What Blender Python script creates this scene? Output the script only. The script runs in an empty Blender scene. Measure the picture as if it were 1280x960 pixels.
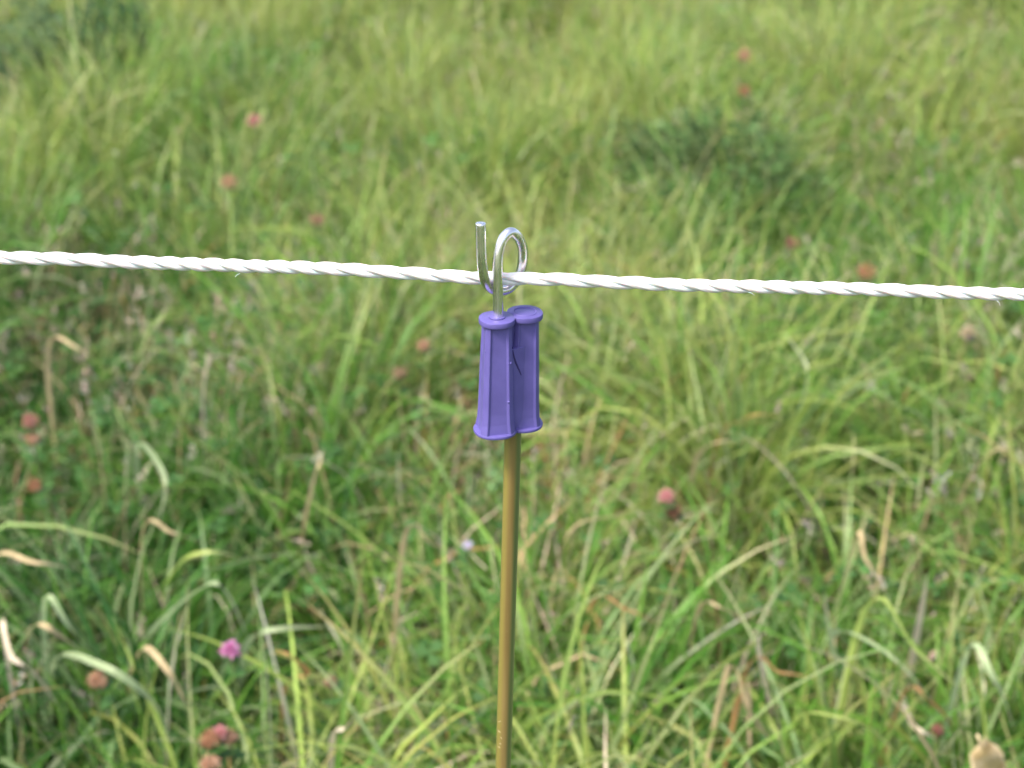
import bpy, bmesh, math, random
import numpy as np
from mathutils import Vector, Matrix
R = math.radians
random.seed(11)
rng = np.random.default_rng(7)

# ------------------------------------------------------------------ camera
FPX = 2232.0                      # focal length in pixels of a 1280 px wide frame
PITCH = R(25.0)                   # looking down
CAM = Vector((0, 0, 1.25))
POST_Y = 0.712
scene = bpy.context.scene
col = scene.collection
cam_d = bpy.data.cameras.new('camera')
cam_d.sensor_width = 36.0
cam_d.lens = 36.0 * FPX / 1280.0
cam_d.clip_start = 0.02
cam_d.clip_end = 2000
cam = bpy.data.objects.new('camera', cam_d)
col.objects.link(cam)
cam.location = CAM
cam.rotation_euler = (math.pi / 2 - PITCH, 0, 0)
cam_d.dof.use_dof = True
cam_d.dof.focus_distance = 0.785
cam_d.dof.aperture_fstop = 11.5
scene.camera = cam

# ------------------------------------------------------------------ light
SUN_EL, SUN_AZ = R(56), R(-128)   # azimuth from +Y clockwise: high, behind the camera and to the left
w = bpy.data.worlds.new('World')
scene.world = w
w.use_nodes = True
nt = w.node_tree
bg = nt.nodes['Background']
sky = nt.nodes.new('ShaderNodeTexSky')
sky.sky_type = 'NISHITA'
sky.sun_disc = False
sky.sun_elevation = SUN_EL
sky.sun_rotation = SUN_AZ
sky.dust_density = 4.0
sky.air_density = 1.0
sky.ozone_density = 0.6
hz = nt.nodes.new('ShaderNodeHueSaturation')          # a thin white overcast takes most of the blue away
hz.inputs['Saturation'].default_value = 0.80
nt.links.new(sky.outputs[0], hz.inputs['Color'])
nt.links.new(hz.outputs[0], bg.inputs[0])
bg.inputs[1].default_value = 0.10
sl = bpy.data.lights.new('sun', 'SUN')
sl.energy = 1.5
sl.angle = R(12)
sl.color = (1.0, 0.91, 0.77)
sun = bpy.data.objects.new('sun', sl)
col.objects.link(sun)
d = Vector((math.sin(SUN_AZ) * math.cos(SUN_EL), math.cos(SUN_AZ) * math.cos(SUN_EL), math.sin(SUN_EL)))
sun.rotation_euler = d.to_track_quat('Z', 'Y').to_euler()
scene.view_settings.view_transform = 'Standard'
scene.view_settings.look = 'None'
scene.view_settings.exposure = 1.74
scene.view_settings.gamma = 1.0

# ------------------------------------------------------------------ helpers
def ray(px, py):
    x, y = (px - 640) / FPX, -(py - 480) / FPX
    c, s = math.cos(PITCH), math.sin(PITCH)
    return Vector((x, y * s + c, y * c - s))

def atY(px, py, Y):
    r = ray(px, py)
    return CAM + r * ((Y - CAM.y) / r.y)

def atZ(px, py, z):
    r = ray(px, py)
    return CAM + r * ((z - CAM.z) / r.z)

def link(name, me, mat=None, parent=None):
    o = bpy.data.objects.new(name, me)
    col.objects.link(o)
    if mat is not None and not me.materials:
        me.materials.append(mat)
    if parent:
        o.parent = parent
    return o

def tag(o, label=None, cat=None, group=None, kind=None):
    if label: o['label'] = label
    if cat: o['category'] = cat
    if group: o['group'] = group
    if kind: o['kind'] = kind
    return o

def empty(name, loc=(0, 0, 0)):
    o = bpy.data.objects.new(name, None)
    o.empty_display_size = 0.05
    o.location = loc
    col.objects.link(o)
    return o

def bm_mesh(name, bm, smooth=True):
    me = bpy.data.meshes.new(name)
    bm.normal_update()
    bm.to_mesh(me)
    bm.free()
    if smooth:
        me.polygons.foreach_set('use_smooth', [True] * len(me.polygons))
    return me

def catmull(pts, n=10):
    P = [Vector(p) for p in pts]
    P = [P[0] * 2 - P[1]] + P + [P[-1] * 2 - P[-2]]
    out = []
    for i in range(1, len(P) - 2):
        for k in range(n):
            t = k / n
            a, b, c, d_ = P[i - 1], P[i], P[i + 1], P[i + 2]
            out.append(0.5 * ((2 * b) + (c - a) * t + (2 * a - 5 * b + 4 * c - d_) * t * t + (3 * b - a - 3 * c + d_) * t ** 3))
    out.append(P[-2])
    return out

def tube(bm, pts, rad, seg=16, cap=True, bevel=0.0):
    """sweep a circle along pts with parallel transport; rad number or list"""
    n = len(pts)
    rr = [rad] * n if not hasattr(rad, '__len__') else rad
    pts = [Vector(p) for p in pts]
    T = [(pts[min(i + 1, n - 1)] - pts[max(i - 1, 0)]).normalized() for i in range(n)]
    up = Vector((0, 0, 1)) if abs(T[0].z) < 0.9 else Vector((1, 0, 0))
    u = T[0].cross(up).normalized()
    rings = []
    for i in range(n):
        if i:
            u = (u - T[i] * u.dot(T[i])).normalized()
        v = T[i].cross(u)
        rings.append([bm.verts.new(pts[i] + (u * math.cos(a) + v * math.sin(a)) * rr[i])
                      for a in [2 * math.pi * k / seg for k in range(seg)]])
    for i in range(n - 1):
        for k in range(seg):
            bm.faces.new((rings[i][k], rings[i][(k + 1) % seg], rings[i + 1][(k + 1) % seg], rings[i + 1][k]))
    if cap:
        for ring, p, s in ((rings[0], pts[0] - T[0] * bevel, -1), (rings[-1], pts[-1] + T[-1] * bevel, 1)):
            f = bm.faces.new(ring[::s] if s == 1 else ring[::-1])
            bm.normal_update()
            bmesh.ops.inset_region(bm, faces=[f], thickness=rr[0] * 0.18, depth=bevel)
    return bm

def loft(bm, sections, cap=True):
    rings = [[bm.verts.new(p) for p in s] for s in sections]
    m = len(rings[0])
    for a, b in zip(rings, rings[1:]):
        for k in range(m):
            bm.faces.new((a[k], a[(k + 1) % m], b[(k + 1) % m], b[k]))
    if cap:
        bm.faces.new(rings[0][::-1])
        bm.faces.new(rings[-1])
    return bm

# ------------------------------------------------------------------ materials
def new_mat(name):
    m = bpy.data.materials.new(name)
    m.use_nodes = True
    return m, m.node_tree, m.node_tree.nodes['Principled BSDF']

def noise(nt, scale, detail=3, vec=None, stretch=None):
    n = nt.nodes.new('ShaderNodeTexNoise')
    n.inputs['Scale'].default_value = scale
    n.inputs['Detail'].default_value = detail
    tc = nt.nodes.new('ShaderNodeTexCoord')
    if stretch:
        mp = nt.nodes.new('ShaderNodeMapping')
        mp.inputs['Scale'].default_value = stretch
        nt.links.new(tc.outputs['Object'], mp.inputs[0])
        nt.links.new(mp.outputs[0], n.inputs['Vector'])
    else:
        nt.links.new(tc.outputs['Object'], n.inputs['Vector'])
    return n

def ramp(nt, src, stops):
    r = nt.nodes.new('ShaderNodeValToRGB')
    el = r.color_ramp.elements
    while len(el) < len(stops): el.new(0.5)
    for e, (p, c) in zip(el, stops):
        e.position = p
        e.color = (*c, 1)
    nt.links.new(src, r.inputs[0])
    return r

def bump(nt, src, bsdf, strength, dist):
    b = nt.nodes.new('ShaderNodeBump')
    b.inputs['Strength'].default_value = strength
    b.inputs['Distance'].default_value = dist
    nt.links.new(src, b.inputs['Height'])
    nt.links.new(b.outputs[0], bsdf.inputs['Normal'])

# leaf material: the colour of every blade is stored per blade, light passes through it
def leaf_mat(name, transl=0.35, rough=0.5, spec=0.35):
    m, nt, b = new_mat(name)
    at = nt.nodes.new('ShaderNodeAttribute')
    at.attribute_name = 'leaf_colour'
    n = noise(nt, 60, 2)
    hs = nt.nodes.new('ShaderNodeHueSaturation')
    mr = nt.nodes.new('ShaderNodeMapRange')
    mr.inputs['To Min'].default_value = 0.75
    mr.inputs['To Max'].default_value = 1.25
    nt.links.new(n.outputs[0], mr.inputs[0])
    nt.links.new(mr.outputs[0], hs.inputs['Value'])
    nt.links.new(at.outputs['Color'], hs.inputs['Color'])
    nt.links.new(hs.outputs[0], b.inputs['Base Color'])
    b.inputs['Roughness'].default_value = rough
    b.inputs['Specular IOR Level'].default_value = spec
    tr = nt.nodes.new('ShaderNodeBsdfTranslucent')
    nt.links.new(hs.outputs[0], tr.inputs['Color'])
    mx = nt.nodes.new('ShaderNodeMixShader')
    mx.inputs[0].default_value = transl
    out = nt.nodes['Material Output']
    nt.links.new(b.outputs[0], mx.inputs[1])
    nt.links.new(tr.outputs[0], mx.inputs[2])
    nt.links.new(mx.outputs[0], out.inputs['Surface'])
    return m

M_GRASS = leaf_mat('grass_blades', 0.42, 0.42, 0.45)
M_DRY = leaf_mat('dry_blades', 0.30, 0.65, 0.25)
M_SEED = leaf_mat('seed_heads', 0.2, 0.8, 0.2)
M_CLOVER = leaf_mat('clover_leaves', 0.3, 0.5, 0.35)

# soil under the grass
M_SOIL, nt_, b_ = new_mat('soil_and_thatch')
n1 = noise(nt_, 9, 6)
r1 = ramp(nt_, n1.outputs[0], [(0.3, (0.035, 0.03, 0.018)), (0.5, (0.05, 0.06, 0.02)), (0.7, (0.09, 0.075, 0.035))])
geo = nt_.nodes.new('ShaderNodeNewGeometry')
ln_ = nt_.nodes.new('ShaderNodeVectorMath'); ln_.operation = 'DISTANCE'
ln_.inputs[1].default_value = (0, 4, 0)
nt_.links.new(geo.outputs['Position'], ln_.inputs[0])
mr = nt_.nodes.new('ShaderNodeMapRange')
mr.inputs['From Min'].default_value = 4.5
mr.inputs['From Max'].default_value = 9.0
nt_.links.new(ln_.outputs['Value'], mr.inputs[0])
nf = noise(nt_, 1.4, 8)
rf = ramp(nt_, nf.outputs[0], [(0.3, (0.07, 0.12, 0.035)), (0.5, (0.12, 0.18, 0.05)), (0.7, (0.20, 0.22, 0.09))])
mxg = nt_.nodes.new('ShaderNodeMix'); mxg.data_type = 'RGBA'
nt_.links.new(mr.outputs[0], mxg.inputs[0])
nt_.links.new(r1.outputs[0], mxg.inputs[6])
nt_.links.new(rf.outputs[0], mxg.inputs[7])
nt_.links.new(mxg.outputs[2], b_.inputs['Base Color'])
b_.inputs['Roughness'].default_value = 0.95
n2 = noise(nt_, 60, 5)
bump(nt_, n2.outputs[0], b_, 0.8, 0.02)

# violet moulded plastic
M_PLASTIC, nt_, b_ = new_mat('violet_plastic')
n1 = noise(nt_, 130, 4)
r1 = ramp(nt_, n1.outputs[0], [(0.3, (0.100, 0.086, 0.290)), (0.7, (0.120, 0.102, 0.340))])
nt_.links.new(r1.outputs[0], b_.inputs['Base Color'])
b_.inputs['Roughness'].default_value = 0.40
b_.inputs['Specular IOR Level'].default_value = 0.35
b_.inputs['Subsurface Weight'].default_value = 0.12
b_.inputs['Subsurface Scale'].default_value = 0.003
b_.inputs['Subsurface Radius'].default_value = (0.8, 0.5, 1.0)
n2 = noise(nt_, 900, 3)
bump(nt_, n2.outputs[0], b_, 0.12, 0.0004)

M_CRACK, nt_, b_ = new_mat('dark_crack')
b_.inputs['Base Color'].default_value = (0.03, 0.022, 0.13, 1)
b_.inputs['Roughness'].default_value = 0.7

# galvanised steel
M_STEEL, nt_, b_ = new_mat('galvanised_steel')
b_.inputs['Metallic'].default_value = 1.0
n1 = noise(nt_, 400, 4, stretch=(1, 1, 0.15))
r1 = ramp(nt_, n1.outputs[0], [(0.3, (0.80, 0.77, 0.80)), (0.7, (0.93, 0.90, 0.93))])
nt_.links.new(r1.outputs[0], b_.inputs['Base Color'])
mr = nt_.nodes.new('ShaderNodeMapRange')
mr.inputs['To Min'].default_value = 0.18
mr.inputs['To Max'].default_value = 0.34
nt_.links.new(n1.outputs[0], mr.inputs[0])
nt_.links.new(mr.outputs[0], b_.inputs['Roughness'])

# brown lacquered pole
M_POLE, nt_, b_ = new_mat('brown_varnished_pole')
n1 = noise(nt_, 60, 5, stretch=(6, 6, 0.25))
r1 = ramp(nt_, n1.outputs[0], [(0.3, (0.165, 0.112, 0.038)), (0.55, (0.205, 0.145, 0.052)), (0.8, (0.25, 0.18, 0.07))])
# small pale scratches
n3 = noise(nt_, 500, 2, stretch=(0.35, 0.35, 2.2))
r3 = ramp(nt_, n3.outputs[0], [(0.83, (0, 0, 0)), (0.9, (1, 1, 1))])
mxc = nt_.nodes.new('ShaderNodeMix')
mxc.data_type = 'RGBA'
nt_.links.new(r3.outputs[0], mxc.inputs[0])
# base colour turns olive along both sides of the pole, greener on the right
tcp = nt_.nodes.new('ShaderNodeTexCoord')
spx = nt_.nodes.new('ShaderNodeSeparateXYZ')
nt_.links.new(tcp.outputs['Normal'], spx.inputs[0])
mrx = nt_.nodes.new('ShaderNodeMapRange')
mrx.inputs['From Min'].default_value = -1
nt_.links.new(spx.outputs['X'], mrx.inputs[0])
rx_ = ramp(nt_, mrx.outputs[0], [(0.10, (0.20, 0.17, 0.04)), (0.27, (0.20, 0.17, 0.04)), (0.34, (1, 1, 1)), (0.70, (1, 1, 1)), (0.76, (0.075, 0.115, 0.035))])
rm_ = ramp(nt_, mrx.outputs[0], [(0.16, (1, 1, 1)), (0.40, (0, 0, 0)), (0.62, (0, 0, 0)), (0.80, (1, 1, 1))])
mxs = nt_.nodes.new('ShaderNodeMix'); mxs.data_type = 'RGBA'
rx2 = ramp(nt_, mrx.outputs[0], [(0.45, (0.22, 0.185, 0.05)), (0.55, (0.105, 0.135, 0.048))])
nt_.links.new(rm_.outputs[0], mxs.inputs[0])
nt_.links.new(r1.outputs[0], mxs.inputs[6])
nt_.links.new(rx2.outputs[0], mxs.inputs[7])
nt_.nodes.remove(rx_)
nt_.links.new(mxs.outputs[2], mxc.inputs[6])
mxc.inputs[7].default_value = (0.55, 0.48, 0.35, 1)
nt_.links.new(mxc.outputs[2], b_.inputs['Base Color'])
b_.inputs['Roughness'].default_value = 0.28
b_.inputs['Coat Weight'].default_value = 1.0
b_.inputs['Coat Roughness'].default_value = 0.12
b_.inputs['Specular IOR Level'].default_value = 0.6

M_SCRATCH, nt_, b_ = new_mat('pale_scuff')
b_.inputs['Base Color'].default_value = (0.6, 0.52, 0.36, 1)

# white plastic rope
M_ROPE, nt_, b_ = new_mat('white_plastic_rope')
n1 = noise(nt_, 250, 3)
r1 = ramp(nt_, n1.outputs[0], [(0.3, (0.64, 0.62, 0.64)), (0.7, (0.76, 0.74, 0.76))])
nt_.links.new(r1.outputs[0], b_.inputs['Base Color'])
b_.inputs['Roughness'].default_value = 0.4
b_.inputs['Subsurface Weight'].default_value = 0.5
b_.inputs['Subsurface Scale'].default_value = 0.003

# ------------------------------------------------------------------ terrain
def vnoise(x, y, seed=0):
    """smooth value noise, vectorised"""
    x = np.asarray(x, float); y = np.asarray(y, float)
    xi = np.floor(x).astype(np.int64); yi = np.floor(y).astype(np.int64)
    fx = x - xi; fy = y - yi
    fx = fx * fx * (3 - 2 * fx); fy = fy * fy * (3 - 2 * fy)
    def h(a, b):
        n = (a * 374761393 + b * 668265263 + seed * 1442695041) & 0xFFFFFFFF
        n = ((n ^ (n >> 13)) * 1274126177) & 0xFFFFFFFF
        return ((n ^ (n >> 16)) & 0xFFFF) / 65535.0
    a, b, c, d = h(xi, yi), h(xi + 1, yi), h(xi, yi + 1), h(xi + 1, yi + 1)
    return (a * (1 - fx) + b * fx) * (1 - fy) + (c * (1 - fx) + d * fx) * fy

def terrain(x, y):
    x = np.asarray(x, float); y = np.asarray(y, float)
    h = 0.055 * (vnoise(x * 1.3 + 5, y * 1.3, 1) - 0.5) + 0.11 * (vnoise(x * 3.1, y * 3.1 + 9, 2) - 0.5) + 0.02 * (vnoise(x * 9, y * 9, 3) - 0.5)
    r = np.sqrt(x * x + (y - 4) ** 2)
    return h * np.clip(1.6 - r / 16, 0, 1)

def axis(c, inner, step, outer):
    a = list(np.arange(0, inner, step))
    s = step
    while a[-1] < outer:
        s *= 1.25
        a.append(a[-1] + s)
    a = np.array(a)
    return np.concatenate([c - a[:0:-1], c + a])
gx, gy = axis(0, 6, 0.07, 900), axis(5, 7.5, 0.07, 900)
X, Y = np.meshgrid(gx, gy)
V = np.stack([X, Y, terrain(X, Y)], -1).reshape(-1, 3)
nx, ny = len(gx), len(gy)
ii = (np.arange(ny - 1)[:, None] * nx + np.arange(nx - 1)[None]).ravel()
F = np.stack([ii, ii + 1, ii + nx + 1, ii + nx], -1)

def np_mesh(name, V, F, C=None, smooth=True):
    me = bpy.data.meshes.new(name)
    me.vertices.add(len(V))
    me.vertices.foreach_set('co', V.astype(np.float32).ravel())
    k = F.shape[1]
    me.loops.add(F.size)
    me.loops.foreach_set('vertex_index', F.astype(np.int32).ravel())
    me.polygons.add(len(F))
    me.polygons.foreach_set('loop_start', np.arange(0, F.size, k, dtype=np.int32))
    me.polygons.foreach_set('loop_total', np.full(len(F), k, dtype=np.int32))
    me.polygons.foreach_set('use_smooth', np.full(len(F), smooth))
    me.update(calc_edges=True)
    if C is not None:
        a = me.color_attributes.new('leaf_colour', 'FLOAT_COLOR', 'POINT')
        a.data.foreach_set('color', np.concatenate([C, np.ones((len(C), 1))], 1).astype(np.float32).ravel())
    return me
ground = link('ground', np_mesh('ground', V, F), M_SOIL)
tag(ground, 'dark soil with dead thatch showing between the grass tufts', 'ground', kind='structure')

# ------------------------------------------------------------------ flowers and leaf positions (needed before the grass)
# px, py: where the head sits; z: its height; tone; radius
FLOWERS = [
 (288, 813, .30, 'magenta', .0088, 'bright magenta clover flower head in the lower left grass, the most vivid flower'),
 (318, 152, .31, 'pink', .0145, 'pink clover flower fading to orange below, alone in the upper left meadow'),
 (833, 621, .31, 'pink', .0088, 'pink clover flower touching a brown one, right of the violet insulator and lower'),
 (842, 638, .29, 'rust', .0092, 'rust brown clover head tucked under a pink one, right of the pole'),
 (122, 848, .28, 'salmon', .0090, 'faded salmon clover head near the lower left corner, below pale arching blades'),
 (413, 852, .27, 'brown', .0062, 'small dull brown clover head standing alone between the magenta flower and the pole'),
 (262, 923, .28, 'rust', .0088, 'orange brown clover head, left one of the close trio below the magenta flower'),
 (275, 916, .28, 'pink', .0066, 'pink clover head squeezed between two brown ones at the bottom left'),
 (288, 920, .275, 'brown', .0078, 'dull reddish brown clover head, right one of the close trio below the magenta flower'),
 (263, 953, .27, 'salmon', .0088, 'salmon clover head cut by the bottom edge of the picture, below the trio'),
 (38, 526, .30, 'dusky', .0100, 'dusky rose clover head at the left edge, directly above an orange brown one'),
 (41, 547, .28, 'salmon', .0090, 'orange brown clover head at the left edge, directly below a dusky rose one'),
 (43, 606, .28, 'rust', .0082, 'small rusty clover head at the left edge, lowest of the three there'),
 (396, 275, .31, 'dusky', .0110, 'dusky red clover head just above the rope, left of the steel hook'),
 (286, 227, .30, 'salmon', .0135, 'pale orange withered clover head, between the rope and the pink flower of the upper left'),
 (930, 69, .33, 'salmon', .0140, 'pale reddish clover head near the top edge, right of centre'),
 (931, 114, .31, 'rust', .0130, 'orange red clover head a little under the one near the top edge'),
 (991, 303, .30, 'dark', .0110, 'dark maroon clover head just above the rope on the right'),
 (1084, 338, .31, 'rust', .0135, 'large orange brown clover head touching the upper side of the rope on the right'),
 (530, 431, .30, 'salmon', .0095, 'pale salmon clover head left of the violet insulator'),
 (500, 466, .29, 'brown', .0090, 'pinkish brown withered clover head left of the insulator, below a salmon one'),
 (1211, 416, .30, 'pale', .0105, 'pale pinkish clover head below the rope near the right edge'),
 (1172, 911, .26, 'dark', .0060, 'small dark red clover head beside the dry tan leaf in the lower right'),
 (585, 682, .30, 'lilac', .0050, 'tiny pale lilac flower just left of the brown pole'),
]
HEADS = []
for f in FLOWERS:
    # the sward is lower farther back, so the heads there stand lower too
    z_ = f[2]
    for _ in range(3):
        p = atZ(f[0], f[1], z_)
        z_ = f[2] - float(np.interp(p.y, [1.5, 2.2, 3.2], [0.01, .045, .075]))
    p = atZ(f[0], f[1], z_)
    HEADS.append(p)
HEADS_NP = np.array([[*p] for p in HEADS])
LEAF_P = atZ(1232, 946, .27)

# ------------------------------------------------------------------ grass
PAL = {   # linear base colours
 'deep':   (0.032, 0.115, 0.024),
 'mid':    (0.074, 0.210, 0.028),
 'fresh':  (0.132, 0.290, 0.042),
 'yellow': (0.310, 0.390, 0.100),
 'grey':   (0.290, 0.365, 0.200),
 'straw':  (0.520, 0.410, 0.240),
 'pale':   (0.600, 0.510, 0.400),
 'orange': (0.380, 0.220, 0.095),
 'brown':  (0.220, 0.140, 0.080),
}
PALN = {k: np.array(v) for k, v in PAL.items()}

def blades(root, L, W, az, th0, bend, power, kpos, kang, twist, c0, c1, c2, nseg, across=3):
    """root (N,3); every blade is a ribbon that leans, arches, may kink, and tapers"""
    N = len(root)
    s = np.linspace(0, 1, nseg + 1)[None]                          # 1,S
    th = th0[:, None] + bend[:, None] * s ** power[:, None]
    th = th + kang[:, None] / (1 + np.exp(-(s - kpos[:, None]) * 40))
    th = np.minimum(th, R(172))
    a = az[:, None] + twist[:, None] * s
    ds = L[:, None] / nseg
    sm = (s[:, :-1] + s[:, 1:]) / 2
    tm, am = (th[:, :-1] + th[:, 1:]) / 2, (a[:, :-1] + a[:, 1:]) / 2
    dx = np.sin(tm) * np.cos(am) * ds
    dy = np.sin(tm) * np.sin(am) * ds
    dz = np.cos(tm) * ds
    z0 = np.zeros((N, 1))
    P = np.stack([np.concatenate([z0, np.cumsum(q, 1)], 1) for q in (dx, dy, dz)], -1) + root[:, None]
    # keep drooping tips out of the soil
    P[..., 2] = np.maximum(P[..., 2], root[:, None, 2] + 0.012 - 0.02 * (s < 0.05))
    T = np.stack([np.sin(th) * np.cos(a), np.sin(th) * np.sin(a), np.cos(th)], -1)
    roll = (rng.uniform(-0.9, 0.9, N)[:, None] + rng.uniform(-1.2, 1.2, N)[:, None] * s)
    S = np.stack([-np.sin(a), np.cos(a), np.zeros_like(a)], -1)
    Nn = np.cross(T, S)
    side = S * np.cos(roll)[..., None] + Nn * np.sin(roll)[..., None]
    nor = -S * np.sin(roll)[..., None] + Nn * np.cos(roll)[..., None]
    prof = np.clip(0.55 + 1.6 * s, 0, 1) * (1 - s ** 3.2) ** 0.8 + 0.03
    hw = (W[:, None] * prof)[..., None] / 2
    if across == 3:
        rows = [P - side * hw + nor * hw * 0.45, P, P + side * hw + nor * hw * 0.45]
    else:
        rows = [P - side * hw, P + side * hw]
    V = np.stack(rows, 2)                                           # N,S,A,3
    A = across
    t = s[..., None]
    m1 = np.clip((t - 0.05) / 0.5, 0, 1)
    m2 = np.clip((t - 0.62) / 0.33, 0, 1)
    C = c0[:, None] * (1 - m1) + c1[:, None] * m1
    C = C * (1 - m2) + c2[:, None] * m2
    C = np.repeat(C[:, :, None], A, 2)
    S1 = nseg + 1
    base = (np.arange(N) * S1 * A)[:, None, None]
    i = np.arange(nseg)[None, :, None] * A
    j = np.arange(A - 1)[None, None]
    q = base + i + j
    F = np.stack([q, q + 1, q + A + 1, q + A], -1).reshape(-1, 4)
    return V.reshape(-1, 3), F, C.reshape(-1, 3), P

def pick(names, probs, n):
    idx = rng.choice(len(names), n, p=np.array(probs) / sum(probs))
    return np.array([PAL[k] for k in names])[idx]

def jitter(c, v=0.18, h=0.08):
    n = len(c)
    return np.clip(c * (1 + rng.normal(0, v, (n, 1))) * (1 + rng.normal(0, h, (n, 3))), 0.004, 0.8)

def scatter(x0, x1, y0, y1, tufts, per, spread, loose):
    """tufts per m2, blades per tuft, tuft radius, loose blades per m2"""
    area = (x1 - x0) * (y1 - y0)
    nt_ = int(area * tufts)
    cx, cy = rng.uniform(x0, x1, nt_), rng.uniform(y0, y1, nt_)
    size = rng.lognormal(0, 0.45, nt_)
    k = rng.poisson(per * size)
    t = np.repeat(np.arange(nt_), k)
    sp = spread * np.sqrt(size[t])
    ox, oy = rng.normal(0, 1, len(t)) * sp, rng.normal(0, 1, len(t)) * sp
    X = np.concatenate([cx[t] + ox, rng.uniform(x0, x1, int(area * loose))])
    Y = np.concatenate([cy[t] + oy, rng.uniform(y0, y1, int(area * loose))])
    az = np.concatenate([np.arctan2(oy, ox) + rng.normal(0, 0.7, len(t)), rng.uniform(0, 2 * np.pi, int(area * loose))])
    hs = np.concatenate([0.58 + 0.46 * size[t] ** 0.5, np.full(int(area * loose), 0.70)])
    tid = np.concatenate([t, rng.integers(0, max(nt_, 1), int(area * loose))])
    tone = rng.normal(0, 1, nt_)[tid]
    return X, Y, az, hs, tone

def cull(P, X, Y, extra=()):
    """blades that would pass through a flower head, the dry leaf or the pole are left out"""
    keep = np.ones(len(P), bool)
    pts = P
    for h, r in [(HEADS_NP[i], 0.011 + 1.5 * FLOWERS[i][4]) for i in range(len(HEADS_NP))] + [(np.array([*LEAF_P]), 0.062)]:
        near = np.where((np.abs(X - h[0]) < 0.5) & (np.abs(Y - h[1]) < 0.5))[0]
        if not len(near): continue
        d = h - np.array([*CAM]); d /= np.linalg.norm(d)
        # the head stands in a small opening, its own size and a little in front of it
        for tt in (0, 0.02, 0.045, 0.07)[:4 if r > .023 or h[2] > .285 else 2]:
            c = h - d * tt
            dist = np.linalg.norm(pts[near] - c, axis=-1).min(1)
            keep[near[dist < r * 0.9]] = False
    return keep

def make_zone(zone, nseg, across, wscale, lscale):
    X, Y, az, hs, tone = zone
    n = len(X)
    far = np.clip((Y - 1.9) / 2.1, 0, 1)                             # the finer upright grass grows farther back
    patch = vnoise(X * 1.7 + 3, Y * 1.1, 21)
    patch2 = vnoise(X * 4.3 + 1, Y * 3.1, 22)
    root = np.stack([X, Y, terrain(X, Y) - 0.004], -1)
    L = (0.11 + 0.24 * rng.random(n) ** 1.3) * hs * (0.62 + 0.8 * patch2) * lscale
    L = L * np.interp(Y, [1.35, 2.0, 3.2], [.92, .86, .80])
    W = rng.uniform(0.0030, 0.0078, n) * wscale * np.interp(Y, [1.35, 2.0, 3.2, 5], [.86, .72, .60, .64])
    th0 = np.abs(rng.normal(0.18, 0.2, n))
    bend = rng.gamma(2.2, 0.60, n) * (1 - 0.45 * far) * (0.6 + L / 0.45)
    power = rng.uniform(1.0, 2.4, n)
    kink = rng.random(n) < 0.28 * (1 - 0.5 * far)
    kang = np.where(kink, rng.uniform(0.5, 1.7, n), 0)
    kpos = rng.uniform(0.35, 0.8, n)
    twist = rng.normal(0, 0.75, n)
    az = az + 0.0
    c = np.empty((n, 3))
    u = rng.random(n)
    q = np.clip(0.5 + 0.22 * tone + 0.8 * (patch - 0.5) + 0.6 * (patch2 - 0.5) + 0.72 * far * (0.85 + 0.25 * np.clip(X, -1, 1)) - 0.20 + 0.14 * np.clip((Y - 3.2) / 2, 0, 1) + rng.normal(0, 0.12, n), 0, 1)
    g = np.stack([np.interp(q, [0, .33, .62, 1.0], [PAL[k][i] for k in ('deep', 'mid', 'fresh', 'yellow')]) for i in range(3)], -1)
    c[:] = g
    grey = u < 0.13 + 0.10 * (patch2 > 0.6)
    c[grey] = 0.45 * c[grey] + 0.55 * PALN['grey']
    c = jitter(c, 0.17, 0.05)
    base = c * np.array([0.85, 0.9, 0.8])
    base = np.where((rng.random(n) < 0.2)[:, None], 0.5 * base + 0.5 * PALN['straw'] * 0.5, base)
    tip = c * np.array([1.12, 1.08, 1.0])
    dead = rng.random(n) < 0.24
    tip[dead] = 0.35 * tip[dead] + 0.65 * jitter(pick(['straw', 'pale', 'orange'], [5, 4, 1.2], dead.sum()), 0.15)
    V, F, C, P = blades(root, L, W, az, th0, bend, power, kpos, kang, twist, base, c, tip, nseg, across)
    keep = cull(P, X, Y)
    for wx, wy, rx, ry in WEEDS:
        inside = ((X - wx) / rx) ** 2 + ((Y - wy) / ry) ** 2
        keep &= ~((inside < 1.0) & (rng.random(n) < 0.42))
    S = (nseg + 1) * across
    if not keep.all():
        vk = np.repeat(keep, S)
        remap = np.cumsum(vk) - 1
        fk = np.repeat(keep, nseg * (across - 1))
        V, C, F = V[vk], C[vk], remap[F[fk]]
    return V, F, C

def join(parts):
    Vs, Fs, Cs, off = [], [], [], 0
    for V, F, C in parts:
        Vs.append(V); Fs.append(F + off); Cs.append(C); off += len(V)
    return np.concatenate(Vs), np.concatenate(Fs), np.concatenate(Cs)

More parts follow.
